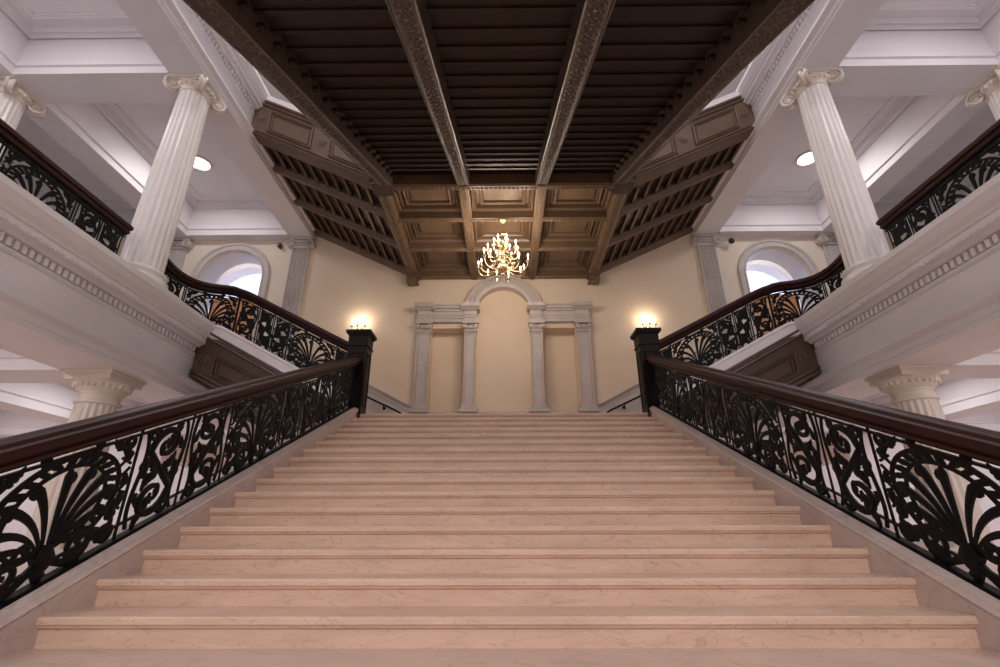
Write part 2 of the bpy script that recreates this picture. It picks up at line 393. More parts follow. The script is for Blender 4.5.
def lower_column(x, y, label):
    t = thing('column', label, 'column', (x, y, 0), 'lower hall columns')
    base_of(t, (x, y), .32, 0, 'ivory')
    b = B(); flutes(b, (x, y), .31, .255, .36, 2.24, 20); obj('shaft', b, 'ivory', t, True)
    b = B(); r = .252
    lathe(b, [(r,0),(r*1.1,.01),(r*1.12,.03),(r*1.1,.05),(r*1.0,.06),(r*1.0,.14),(r*1.04,.145),(r*1.04,.17),(r*1.12,.19),(r*1.3,.25),(r*1.42,.31),(r*1.4,.33)], (x,y,2.24), 48)
    for i in range(26):
        a = 2*PI*i/26; ball(b, (x+r*1.30*math.cos(a), y+r*1.30*math.sin(a), 2.24+.27), .034, 7, 6, (1,1,1.35))
    for q, za, zb in ((.325,.33,.40),(.34,.40,.42),(.355,.42,.458)):
        box(b, x-q, x+q, y-q, y+q, 2.24+za, 2.24+zb)
    obj('capital', b, 'ivory', t, True)
for s, nm in ((-1,'left'),(1,'right')):
    upper_column(s*XC, YC, 'tall white fluted column on the %s gallery edge, between its two railings' % nm)
    upper_column(s*XC2, YC, 'white fluted column at the far %s of the upper gallery, cut by the frame' % nm)
    lower_column(s*5.90, 6.87, 'ivory fluted column with egg carved capital under the %s gallery' % nm)
    lower_column(s*XC2, 6.87, 'ivory fluted column deep under the %s gallery, behind the railing' % nm)
def wall_pilaster(x, label, hw=.24):
    t = thing('pilaster', label, 'pilaster', (x, YW, ZG), 'marble pilasters on the back wall'); z1 = 7.93; y = YW
    b = B(); prof = [(x-hw, y)]; nf = 7
    m = hw*2/(nf+.6)
    prof.append((x-hw, y-.10))
    for i in range(nf):
        xa = x-hw + m*.3 + i*m
        for j in range(7):
            f = j/6; prof.append((xa + m*.16 + m*.68*f, y-.10+.035*math.sin(PI*f)))
    prof += [(x+hw, y-.10), (x+hw, y)]
    loft(b, [[(px, py, z) for px, py in prof] for z in (ZG+.3, z1)])
    obj('shaft', b, 'grey', t)
    b = B(); box(b, x-hw-.06, x+hw+.06, y-.17, y, ZG, ZG+.16); box(b, x-hw-.03, x+hw+.03, y-.14, y, ZG+.16, ZG+.3); obj('base', b, 'grey', t)
    b = B(); bbox(b, x-hw-.03, x+hw+.03, y-.13, y-.001, z1, z1+.05); box(b, x-hw, x+hw, y-.12, y, z1+.05, z1+.15)
    box(b, x-hw-.10, x+hw+.10, y-.19, y, z1+.25, z1+.30); box(b, x-hw-.13, x+hw+.13, y-.22, y, z1+.30, z1+.338)
    for i in range(7): ball(b, (x-hw+.04+i*(hw*2-.08)/6, y-.14, z1+.12), .035, 6, 5, (1,1,1.3))
    tube(b, [(x-hw-.03,y-.13,z1+.2),(x+hw+.03,y-.13,z1+.2)], [.045,.045], 8)
    cap = obj('capital', b, 'grey', t)
    for q in (-1, 1):
        v = B(); sp = spiral(x+q*(hw+.055), z1+.13, .125, 1.9, PI/2, q, 30, .12)
        tube(v, [(a, y-.20, c_) for a, c_ in sp], [.026-.012*i/30 for i in range(31)], 6)
        tube(v, [(x+q*(hw+.055), y-.02, z1+.13), (x+q*(hw+.055), y-.18, z1+.13)], [.11,.11], 14)
        obj('volute', v, 'grey', cap, True)
for s, nm in ((-1,'left'),(1,'right')):
    wall_pilaster(s*XC, 'grey marble fluted pilaster between the %s arched opening and the stair ceiling' % nm)
    wall_pilaster(s*XC2, 'grey marble fluted pilaster outside the %s arched opening, beside the gallery column' % nm)
    # stone surround of the arched opening
    b = B(); cx = s*AX
    rings = []
    P = [(cx-AR, ZG, -1, 0)] + [(cx + AR*math.cos(PI-PI*i/36), AZ + AR*math.sin(PI*i/36), math.cos(PI-PI*i/36), math.sin(PI*i/36)) for i in range(37)] + [(cx+AR, ZG, 1, 0)]
    for px, pz, nx, nz in P:
        rings.append([(px+nx*a, YW-d, pz+nz*a) for a, d in ((0,-.02),(0,.05),(.05,.06),(.06,.045),(.13,.05),(.14,.075),(.2,.09),(.215,.06),(.215,-.001))])
    loft(b, rings); o = obj('arch_surround', b, 'grey', None, True)
    prop(o, 'grey stone moulded surround of the arched opening in the %s gallery wall' % nm, 'arch surround', 'arch surrounds')
    b = B(); box(b, s*6.9, s*8.7, 12.95, 13.35, ZG, ZG+2.9); box(b, s*6.85, s*8.75, 12.9, 13.4, ZG+2.9, ZG+3.0); box(b, s*6.85, s*8.75, 12.9, 13.4, ZG, ZG+.15)
    for q in (7.0, 7.88): frame(b, (s*q, 12.95, ZG+.3), (s,0,0), (0,0,1), .72, 2.45, .07, .04, (0,-1,0)); frame(b, (s*(q+.14), 12.95, ZG+1.5), (s,0,0), (0,0,1), .44, 1.1, .05, .03, (0,-1,0))
    prop(obj('wooden_screen', b, 'orange'), 'tall orange-brown panelled wooden screen standing just beyond the %s arch' % nm, 'screen', 'wooden screens beyond the arches')
# ================================================================== niche surround on the back wall
t = thing('niche_surround', 'grey marble arched surround with four pilasters at the head of the stairs', 'wall surround', (0, YW, ZL))
yf = YW - .16
for k, (xc, hw) in enumerate(((-2.08,.165),(-.865,.155),(.865,.155),(2.08,.165))):
    b = B(); z0, z1 = 3.36, 5.34
    # panelled shaft: raised edges round a sunk field
    box(b, xc-hw, xc+hw, yf+.03, YW+.02, z0, z1); frame(b, (xc-hw, yf+.03, z0), (1,0,0), (0,0,1), hw*2, z1-z0, .055, .03, (0,-1,0))
    box(b, xc-hw*.62, xc+hw*.62, yf+.018, yf+.04, z0+.06, z1-.06)
    pl = obj('pilaster', b, 'grey', t)
    b = B(); box(b, xc-hw-.09, xc+hw+.09, yf-.08, YW+.02, z0-.14, z0-.06); bbox(b, xc-hw-.06, xc+hw+.06, yf-.05, YW+.01, z0-.06, z0-.01, .02); bbox(b, xc-hw-.03, xc+hw+.03, yf-.02, YW+.005, z0-.01, z0+.05)
    obj('base', b, 'grey', pl)
    b = B(); bbox(b, xc-hw-.02, xc+hw+.02, yf-.02, YW+.01, z1, z1+.03, .008); box(b, xc-hw+.01, xc+hw-.01, yf+.02, YW, z1+.03, z1+.2)
    box(b, xc-hw-.06, xc+hw+.06, yf-.07, YW, z1+.22, z1+.28)
    for i in range(5): ball(b, (xc-hw+.04+i*(hw*2-.08)/4, yf-.01, z1+.14), .034, 6, 5, (1,1,2.0))
    for q in (-1,1):
        tube(b, [(a, yf-.02, c_) for a, c_ in spiral(xc+q*(hw+.005), z1+.16, .06, 1.5, PI/2, q, 20, .15)], [.018]*21, 6)
        tube(b, [(xc+q*(hw+.005), yf+.06, z1+.16), (xc+q*(hw+.005), yf-.02, z1+.16)], [.045,.045], 10)
    obj('capital', b, 'grey', pl)
def ent_prof(d): return [(a_, 5.64+(z_-5.62)*.84) for a_, z_ in [(YW+.02,5.62),(yf+d,5.62),(yf+d,5.72),(yf-.02+d,5.73),(yf-.02+d,5.80),(yf-.035+d,5.81),(yf-.035+d,5.83),(yf+.01+d,5.85),(yf+.01+d,5.97),(yf-.03+d,5.98),(yf-.05+d,6.03),(yf-.10+d,6.04),(yf-.11+d,6.10),(yf-.14+d,6.13),(yf-.14+d,6.16),(YW+.02,6.17)]]
for s in (-1, 1):
    b = B(); ext_x(b, ent_prof(.04), s*.90, s*2.05)
    for xc, hw in ((.865,.165),(2.08,.175)):
        P_ = ent_prof(-.02); ext_x(b, P_, s*(xc-hw), s*(xc+hw))
        ext_x(b, [(yf-.06,5.95),(yf-.12,5.99),(yf-.17,6.01),(yf-.19,6.07),(yf-.19,6.105),(YW,6.105),(YW,5.95)], s*(xc-hw-.08), s*(xc+hw+.08))
    obj('entablature', b, 'grey', t)
b = B(); rings = []
for i in range(41):
    a = PI - PI*i/40; cx_, sz = math.cos(a), math.sin(a)
    rings.append([((.72+q*1.13)*cx_, yf+.04-d, 5.96+(.72+q*1.13)*sz) for q, d in ((-.01,-.2),(-.01,.0),(.05,.02),(.06,.045),(.075,.05),(.09,.015),(.22,.015),(.235,.05),(.25,.08),(.27,.08),(.275,-.18))])
loft(b, rings)
obj('arch_moulding', b, 'grey', t, True)
b = B()
for i in range(64):
    a = PI*(i+.5)/64; ball(b, (.90*math.cos(a), yf+.02, 5.96+.90*math.sin(a)), .026, 6, 5, (1,.6,1))
    ball(b, (.84*math.cos(a+.02), yf+.02, 5.96+.84*math.sin(a+.02)), .018, 5, 4, (1,.6,1)); ball(b, (.95*math.cos(a+.02), yf+.02, 5.96+.95*math.sin(a+.02)), .02, 5, 4, (1,.6,1))
obj('carved_band', b, 'grey', t, True)
# marble dado along the back wall, following the side flights
b = B(); box(b, -1.9, 1.9, YW-.10, YW+.4, ZL, 3.18); box(b, -1.93, 1.93, YW-.13, YW+.4, 3.16, 3.24); struct('trim_dado_centre', b, 'dado')
for s, nm in ((-1,'left'),(1,'right')):
    def cap(x): return max(3.42, fl(x)+1.02)
    xs = [1.9, 2.30, 2.42, 2.6, 3.4, 5.35]
    b = B()
    for a, c_ in zip(xs, xs[1:]):
        loft(b, [[(s*q, yy, zz) for yy, zz in ((YW-.05,ZL),(YW-.05,cap(q)-.14),(YW+.02,cap(q)-.14),(YW+.02,ZL))] for q in (a, c_)])
    struct('wall_dado_'+nm, b, 'dado')
    b = B()
    loft(b, [[(s*q, yy, cap(q)+dz) for yy, dz in ((YW+.02,-.16),(YW-.07,-.16),(YW-.07,-.08),(YW-.085,-.075),(YW-.10,-.04),(YW-.13,-.025),(YW-.13,0),(YW+.02,.0))] for q in xs])
    struct('trim_dado_'+nm, b, 'grey')
    # wall handrail
    t = thing('wall_handrail', 'thin dark handrail on the marble dado beside the %s side flight' % nm, 'handrail', (s*2.5, YW, 3.3), 'wall handrails')
    b = B(); tube(b, [(s*q, YW-.16, z) for q, z in ((2.5,3.20),(2.62,3.27),(3.4,3.63),(5.2,4.6))], [.022]*4, 8); obj('rail', b, 'iron', t, True)
    for q in (2.95, 4.2):
        b = B(); z = 3.27+(q-2.62)*.52
        tube(b, [(s*q, YW-.16, z), (s*q, YW-.15, z-.07), (s*q, YW-.05, z-.09)], [.012]*3, 6); tube(b, [(s*q, YW-.07, z-.09), (s*q, YW-.04, z-.09)], [.04,.04], 12)
        obj('bracket', b, 'iron', t, True)
    # security cameras
    t = thing('security_camera', 'small dark camera on the wall beside the %s fluted pilaster' % nm, 'camera', (s*6.2, YW, 8.05), 'wall cameras')
    if s < 0:
        b = B(); bbox(b, -6.36, -6.27, YW-.13, YW, 7.97, 8.10, .015); obj('housing', b, 'blackp', t, True)
        b = B(); tube(b, [(-6.315, YW-.12, 8.01), (-6.315, YW-.16, 8.01)], [.032,.028], 12); obj('lens', b, 'blackp', t, True)
    else:
        b = B(); tube(b, [(6.16, YW, 8.02), (6.16, YW-.12, 8.02), (6.3, YW-.16, 8.02)], [.018]*3, 8); obj('bracket', b, 'ivory', t, True)
        b = B(); ball(b, (6.38, YW-.17, 8.03), .085, 14, 10); obj('housing', b, 'blackp', t, True)
# ================================================================== marble staircase
t = thing('marble_staircase', 'wide pink marble staircase rising to the landing between iron railings', 'staircase', (0, Y1, 0))
for k in range(NS):
    y0 = Y1 + k*T; z = Z1 + k*H; d = T + .04 if k < NS-1 else .45
    prof = [(y0+.006,z),(y0+.001,z-.006),(y0,z-.014),(y0,z-.034),(y0+.004,z-.041),(y0+.012,z-.043),(y0+.013,z-.052),(y0+.022,z-.054),(y0+.030,z-.060),(y0+.034,z-H-.002),(y0+d,z-H-.002),(y0+d,z)]
    b = B(); ext_x(b, prof, -W, W)
    obj('step', b, 'step', t)
for s, nm in ((-1,'left'),(1,'right')):
    b = B()
    # raking kerb: inner face, moulded top, solid to the floor
    prof = [(W,-2),(W,.05),(W+.006,.058),(W-.006,.064),(W-.010,.076),(W-.004,.084),(W+.016,.090),(W+.018,.10),(W+.030,.104),(W+.05,.115),(W+.075,.118),(W+.08,.10),(W+.34,.10),(W+.36,.05),(W+.36,-2)]
    rings = []
    for y in (2.0, 5.0, 8.03):
        rings.append([(s*x, y, (nos(y)+z if z > -1 else -.45)) for x, z in prof])
    loft(b, rings)
    obj('kerb', b, 'curb', t)
# side flights (steps mostly hidden): treads, white string and brown panelled face
def flight_panel(t, s, zbot, ztop, y0, x0, x1, mt, trim):
    """panelled face in the plane y0; zbot(x), ztop(x) lines"""
    b = B(); X0, X1 = x0, x1
    loft(b, [[(s*x, yy, zz) for yy, zz in ((y0,zbot(x)),(y0,ztop(x)),(y0+.3,ztop(x)),(y0+.3,zbot(x)))] for x in (X0, X1)])
    # rounded bottom and top mouldings
    for zf, dz in ((zbot, .0), (zbot, .07), (ztop, -.07), (ztop, -.17)):
        loft(b, [[(s*x, y0-d, zf(x)+dz+e) for d, e in ((-.02,0),(.03,.01),(.045,.03),(.03,.055),(-.02,.06))] for x in (X0, X1)])
    f = obj('stringer_panel', b, mt, t, label='brown panelled face below the white string' if trim else 'brown panelled stringer')
    sl = (zbot(X1)-zbot(X0))/(X1-X0); ux = Vector((s, 0, sl))
    L_ = X1-X0; n = 2; hgt = (ztop(X0)-zbot(X0))-.42
    for i in range(n):
        a = X0+.12 + i*(L_-.1)/n; w_ = (L_-.1)/n - .38
        b = B()
        frame(b, (s*a, y0, zbot(a)+.18), ux, (0,0,1), w_, hgt, .05, .035, (0,-1,0)); frame(b, (s*(a+.08), y0, zbot(a+.08)+.24), ux, (0,0,1), w_-.16, hgt-.12, .03, .025, (0,-1,0))
        obj('panel_moulding', b, mt, f)
        b = B(); c_ = a+w_+.16; zc = zbot(c_)+.18+hgt/2
        ball(b, (s*c_, y0-.01, zc), .045, 12, 8, (1,.5,1))
        for k in range(8):
            an = k*PI/4; ball(b, (s*c_+.07*math.cos(an), y0-.005, zc+.07*math.sin(an)), .03, 8, 6, (1,.4,1))
        obj('rosette', b, mt, f, True)
for s, nm in ((-1,'left'),(1,'right')):
    t = thing('side_staircase', 'side flight climbing %s from the landing to the gallery' % nm, 'staircase', (s*2.5, 9.5, ZL), 'side flights')
    n = 11; run = 2.55/n
    for k in range(n):
        xa = 2.77 + k*run; z = ZL + (k+1)*(ZG-ZL)/n
        b = B(); box(b, s*xa, s*(xa+run+.05), 8.16, YW-.05, z-.16, z-.03); box(b, s*(xa-.03), s*(xa+run+.05), 8.16, YW-.05, z-.03, z)
        obj('step', b, 'step', t)
    # landing edge between flight and gallery
    b = B()
    xs = [2.62, 5.05, 5.17, 5.35, 5.7]
    def tp(x): return min(fl(x)+.14, ZG+.0)
    loft(b, [[(s*x, yy, tp(x)+dz) for yy, dz in ((8.3,0),(7.97,0),(7.95,-.03),(7.95,-.05),(7.97,-.06),(7.97,-.24),(7.99,-.27),(8.3,-.27))] for x in xs])
    obj('string', b, 'white', t, label='white sloping string under the railing')
    flight_panel(t, s, lambda x: 1.58+.487*(x-2.42), lambda x: min(fl(x)-.06, 4.0), 7.99, 2.44, 5.42, 'ribs', True)
    b = B(); loft(b, [[(s*x, yy, zz) for yy, zz in ((8.2,1.62+.487*(x-2.42)),(8.2,1.9+.487*(x-2.42)),(YW,1.9+.487*(x-2.42)),(YW,1.62+.487*(x-2.42)))] for x in (2.44,5.4)])
    obj('soffit', b, 'dark', t)
    # ---- wall sconces
    for q in (0,):
        x = s*3.78; z = 5.55; y = YW
        u = thing('wall_sconce', 'glowing brass wall sconce with candle bulbs above the %s newel post' % nm, 'sconce', (x, y, z), 'wall sconces')
        b = B(); lathe(b, [(.005,-.10),(.05,-.08),(.07,0),(.05,.08),(.005,.12)], (x, y-.03, z-.1), 14); ball(b, (x, y-.09, z-.12), .04, 10, 8); obj('backplate', b, 'brass', u, True)
        for k in (-1,0,1):
            b = B(); ex = x+k*.17; ey = y-.2-(.06 if k == 0 else 0)
            tube(b, [(x,y-.08,z-.12),(x+k*.06,y-.14,z-.18),(x+k*.13,ey,z-.16),(ex,ey,z-.08)], [.010]*4, 7)
            lathe(b, [(.008,-.09),(.03,-.06),(.036,-.045),(.012,-.04)], (ex,ey,z), 12); arm = obj('arm', b, 'brass', u, True)
            b = B(); lathe(b, [(.013,-.045),(.013,.06)], (ex,ey,z), 10); obj('candle', b, 'candle', arm, True)
            b = B(); lathe(b, [(.008,.06),(.02,.085),(.018,.105),(.004,.14)], (ex,ey,z), 10); obj('bulb', b, 'bulb', arm, True)
        l = bpy.data.lights.new('lamp', 'POINT'); l.energy = P_SCONCE; l.color = (1,.80,.58); l.shadow_soft_size = .10
        o = bpy.data.objects.new('lamp', l); C.objects.link(o); o.location = (0,-.24,.13); o.parent = u
# ================================================================== newel posts
def newel(x, y, z, h, label, group):
    t = thing('newel_post', label, 'newel post', (x, y, z), group); r = .17
    b = B(); bbox(b, x-r, x+r, y-r, y+r, z, z+h-.30, .006)
    for sx, sy in ((0,-1),(1,0),(-1,0)):
        if sy: frame(b, (x-r+.05, y-r, z+.2), (1,0,0), (0,0,1), 2*r-.1, h-.62, .025, .012, (0,-1,0))
        else: frame(b, (x+sx*r, y-r+.05, z+.2), (0,1,0), (0,0,1), 2*r-.1, h-.62, .025, .012, (sx,0,0))
    obj('shaft', b, 'newel', t)
    b = B(); bbox(b, x-r-.02, x+r+.02, y-r-.02, y+r+.02, z+h-.30, z+h-.27); bbox(b, x-r-.005, x+r+.005, y-r-.005, y+r+.005, z+h-.27, z+h-.10, .004)
    for q, a, c_ in ((.015,.10,.08),(.035,.08,.055),(.055,.055,.0)): bbox(b, x-r-q, x+r+q, y-r-q, y+r+q, z+h-a, z+h-c_, .006)
    box(b, x-r*.8, x+r*.8, y-r*.8, y+r*.8, z+h, z+h+.02)
    obj('cap', b, 'newel', t)
for s, nm in ((-1,'left'),(1,'right')):
    newel(s*2.59, 8.22, ZL-.06, 1.58, 'dark square newel post on the %s of the stair head' % nm, 'stair head newels')
# ================================================================== wrought iron railings
HS = .89
class Path:
    def __init__(self, pts):
        self.p = [Vector(q) for q in pts]; self.s = [0]
        for a, b_ in zip(self.p, self.p[1:]): self.s.append(self.s[-1] + (b_-a).xy.length)
        self.L = self.s[-1]
    def at(self, s):
        s_ = min(max(s, 0), self.L); i = 0
        while i < len(self.s)-2 and self.s[i+1] < s_: i += 1
        f = (s-self.s[i])/max(1e-9, self.s[i+1]-self.s[i])
        return self.p[i].lerp(self.p[i+1], f) if 0 <= f <= 1 else self.p[i] + (self.p[i+1]-self.p[i])*f
    def tan(self, s):
        d = self.at(s+.03) - self.at(s-.03); d.z = 0; return d.normalized()
    def nrm(self, s):
        d = self.tan(s); return Vector((-d.y, d.x, 0))
    def sweep(self, bm, prof, ds=.12):
        ss = sorted(set([round(x, 4) for x in self.s] + [round(i*ds, 4) for i in range(int(self.L/ds)+1)])) if len(self.p) > 2 else [0, self.L]
        rings = []
        for s in ss:
            c = self.at(s); n = self.nrm(s)
            rings.append([c + n*a + Vector((0,0,z)) for a, z in prof])
        loft(bm, rings)
HANDZ = -.09
HAND = [(-.03,.855),(-.055,.862),(-.062,.885),(-.05,.90),(-.052,.915),(-.085,.925),(-.092,.95),(-.088,.975),(-.07,.985),(-.066,1.0),(-.045,1.018),(0,1.026),
        (.045,1.018),(.066,1.0),(.07,.985),(.088,.975),(.092,.95),(.085,.925),(.052,.915),(.05,.90),(.062,.885),(.055,.862),(.03,.855)]
HAND = [(a*1.1, z+HANDZ) for a, z in HAND]
def bez(p0, p1, p2, p3, n=12):
    o = []
    for i in range(n+1):
        t = i/n; u = 1-t
        o.append((u**3*p0[0]+3*u*u*t*p1[0]+3*u*t*t*p2[0]+t**3*p3[0], u**3*p0[1]+3*u*u*t*p1[1]+3*u*t*t*p2[1]+t**3*p3[1]))
    return o
def cscroll(p, q, side, r=.05, n=10):
    """C scroll between p and q bulging to one side with curled ends"""
    p = Vector(p); q = Vector(q); d = q-p; m = Vector((-d.y, d.x))*side
    return bez(p, p+m*.55+d*.1, q+m*.55-d*.1, q, n)
def leafline(p, ang, L, curl=0.0, n=7):
    """curve leaving p at angle ang, length L, bending by curl"""
    o = [tuple(p)]; x, y = p
    for i in range(n):
        a = ang + curl*(i/n)**1.3
        x += math.cos(a)*L/n; y += math.sin(a)*L/n; o.append((x, y))
    return o
def leafrad(n, w_, tip=.25): return [w_*(.25+.75*math.sin(PI*min(1, (i/n)*.85+.12))) if i < n else w_*tip for i in range(n+1)]
def acanthus(X, p, an, L, cu, wd):
    """a ragged leaf: one bending blade with side lobes"""
    ln = leafline(p, an, L, cu, 8); o = [([(X(a), b_) for a, b_ in ln], leafrad(8, wd*.8))]
    for i in (1, 3, 5):
        x, z = ln[i]; ta = math.atan2(ln[i+1][1]-ln[i-1][1], ln[i+1][0]-ln[i-1][0])
        for q in (-1, 1):
            sl_ = L*(.42-.045*i); l2 = leafline((x, z), ta+q*.85, sl_, -q*.5, 4)
            o.append(([(X(a), b_) for a, b_ in l2], leafrad(4, wd*.62)))
    return o
def shell_motif(w_):
    """returns two lists of (points, radii): framework and palmette"""
    F, Pm = [], []
    cx = w_/2; h0, h1 = .06, .80; cz = .46
    # edge bars with small curls
    for e in (-1, 1):
        X = lambda x: cx + e*x
        F.append(([(X(w_/2-.001), .03), (X(w_/2-.001), .85)], [.010, .010]))
        # two oval bands with links
        for a_, b_, r in ((w_*.40, .335, .014), (w_*.30, .265, .011)):
            pts = [(X(a_*math.sin(t_)), cz - b_*math.cos(t_)*1.0) for t_ in [PI*(.16+.84*i/22) for i in range(23)]]
            F.append((pts, [r]*23))
        for i in range(12):
            t_ = PI*(.2+.78*i/11)
            p_ = (X(w_*.40*math.sin(t_)), cz-.335*math.cos(t_)); q_ = (X(w_*.30*math.sin(t_+.14)), cz-.265*math.cos(t_+.14))
            F.append(([p_, ((p_[0]+q_[0])/2, (p_[1]+q_[1])/2), q_], [.010, .018, .010]))
        # foot volutes, leaves in the corners
        F.append(([(X(.02), .15)] + [(X(a), b_) for a, b_ in spiral(.20, .155, .105, 1.35, -PI*.5-.6, 1, 22, .2)], [.020]+[.019-.006*i/22 for i in range(23)]))
        F.append(([(X(a), b_) for a, b_ in spiral(w_*.40, .11, .07, 1.4, PI, -1, 18, .2)], [.015]*19))
        F.append(([(X(a), b_) for a, b_ in spiral(w_*.41, .77, .06, 1.4, PI, 1, 18, .2)], [.014]*19))
        for (p_, an, L_, cu, wd) in (((w_*.42,.2),1.9,.16,-.9,.026),((w_*.34,.09),.6,.16,.8,.026),((w_*.45,.62),1.9,.15,.9,.022),((w_*.38,.74),2.7,.14,-.8,.02),((.12,.07),.1,.18,.6,.024),
                                     ((w_*.44,.42),1.3,.13,.9,.020),((w_*.44,.40),-1.2,.13,-.9,.020),((w_*.2,.83),-2.6,.14,.5,.018)):
            F += acanthus(X, p_, an, L_, cu, wd)
        # palmette: spreading lobes that curl over at the tip
        for j, (an, L_, cu) in enumerate(((1.56,.50,.0),(1.42,.50,-.45),(1.24,.48,-.8),(1.04,.43,-1.1),(.78,.37,-1.4),(.42,.30,-1.7))):
            if j == 0 and e < 0: continue
            ln = leafline((.008+.010*j, .21), an, L_, cu, 10)
            Pm.append(([(X(a), b_) for a, b_ in ln], [.007+.018*(i/10)**1.1 for i in range(10)]+[.010]))
            ex, ez = ln[-2]
            Pm.append(([(X(a), b_) for a, b_ in spiral(ex+.012, ez-.016, .030, .95, 1.6, -1, 9, .3)], [.014]*10))
        # netting between the ovals and the corner
        for k in range(4):
            x_ = w_*.44-.01; z_ = .30+k*.11
            F.append(([(X(w_*.38), z_-.03), (X(w_*.47), z_+.04)], [.009,.009])); F.append(([(X(w_*.47), z_-.04), (X(w_*.38), z_+.03)], [.009,.009]))
        F.append(([(X(.03), .25)] + [(X(a), b_) for a, b_ in spiral(.13, .27, .06, 1.1, PI*1.2, 1, 12, .3)], [.013]*14))
        F.append(([(X(a), b_) for a, b_ in spiral(w_*.22, .055, .05, 1.2, 0, 1, 12, .3)], [.013]*13))
    Pm.append((([(cx, .10), (cx, .17), (cx, .25)]), [.03, .06, .03]))
    Pm.append(([(cx, .03), (cx, .08), (cx, .12)], [.015, .035, .015]))
    return F, Pm
def scroll_motif(w_, flip=1):
    F, Lv = [], []
    cx = w_/2
    X = lambda x: cx + flip*x
    for e in (-1, 1):
        F.append(([(cx+e*(w_/2-.001), .03), (cx+e*(w_/2-.001), .85)], [.009, .009]))
    # large S scroll
    a = w_*.30
    sp1 = [(X(x), z) for x, z in spiral(-a*.15, .235, a*1.0, 1.25, PI*.05, -1, 26, .18)][::-1]
    sp2 = [(X(x), z) for x, z in spiral(a*.15, .635, a*.95, 1.25, PI*1.05, -1, 26, .18)]
    F.append((sp1 + sp2, [.012+.010*math.sin(PI*i/53) for i in range(54)]))
    # counter curl and bud
    F.append(([(X(x), z) for x, z in bez((-a*1.2,.06),(-a*1.8,.35),(-a*.6,.5),(-a*1.25,.80), 14)], [.013]*15))
    F.append(([(X(x), z) for x, z in bez((a*1.25,.05),(a*.5,.3),(a*1.9,.5),(a*1.2,.82), 14)], [.013]*15))
    F.append(([(X(x), z) for x, z in spiral(a*.75, .10, .055, 1.3, PI, 1, 14, .25)], [.013]*15))
    F.append(([(X(x), z) for x, z in spiral(-a*.8, .76, .055, 1.3, 0, 1, 14, .25)], [.013]*15))
    for (p_, an, L_, cu, wd) in (((0,.42),.3,.20,1.2,.026),((0,.44),3.4,.20,1.2,.026),((.02,.40),-.5,.17,-1.1,.024),((-.02,.46),2.6,.17,-1.1,.024),
                                 ((a*.2,.60),1.2,.2,-.9,.024),((-a*.2,.26),-1.9,.2,-.9,.024),((a*.9,.30),1.3,.2,1.,.024),((-a*.9,.58),-1.8,.2,1.,.024),
                                 ((a*.9,.78),-2.6,.14,.8,.02),((-a*.9,.1),.4,.14,.8,.02),((a*1.3,.55),2.2,.13,-.8,.018),((-a*1.3,.32),-.9,.13,-.8,.018),
                                 ((0,.235),.8,.10,1.8,.022),((0,.635),-2.2,.10,1.8,.022),((a*.6,.72),.9,.12,.7,.02),((-a*.6,.13),-2.2,.12,.7,.02)):
        Lv += acanthus(X, p_, an, L_, cu, wd)
    return F, Lv
def iron(path, s0, curves, dz=.0, dn=0):
    b = B()
    for pts, rad in curves:
        P3 = [path.at(s0+x) + Vector((0,0,z*HS+dz)) for x, z in pts]
        N3 = [path.nrm(s0+x) for x, z in pts]
        tube(b, P3, [q*1.3 for q in rad], 6, lambda i, N3=N3: N3[i], .62)
    return b
def railing(label, group, pts, layout, loc, bar=True):
    path = Path(pts)
    t = thing('railing', label, 'railing', loc, group)
    b = B(); path.sweep(b, HAND, .08); obj('handrail', b, 'wood', t, True, 'dark red-brown moulded handrail')
    b = B(); path.sweep(b, [(-.028,0.0),(.028,0.0),(.028,.028),(-.028,.028)], .08); path.sweep(b, [(-.01,.105),(.01,.105),(.01,.122),(-.01,.122)], .08)
    obj('bottom_rail', b, 'iron', t)
    b = B(); path.sweep(b, [(-.012,.71),(.012,.71),(.012,.728),(-.012,.728)], .08); path.sweep(b, [(-.02,.75),(.02,.75),(.02,.772),(-.02,.772)], .08); obj('top_rail', b, 'iron', t)
    for kind, s0, w_ in layout:
        if kind == 'shell': F, L_ = shell_motif(w_); n1, n2 = 'shell_panel', 'palmette'
        else: F, L_ = scroll_motif(w_, 1 if kind == 'scroll' else -1); n1, n2 = 'scroll_panel', 'leaf_work'
        p = obj(n1, iron(path, s0, F), 'iron', t, True)
        obj(n2, iron(path, s0, L_), 'iron', p, True)
    return t, path
def fill(first, L, ws=1.0, wc=.5, start='shell', off=0.0):
    o = []; s = off; seq = ['shell','scroll','mirror'] ; i = 0 if start == 'shell' else 1
    while s < L-.12:
        k = seq[i % 3]; w_ = ws if k == 'shell' else wc
        w_ = min(w_, L-s)
        if k == 'shell' and w_ < .6: k = 'scroll'
        o.append((k, s, w_)); s += w_; i += 1
    return o
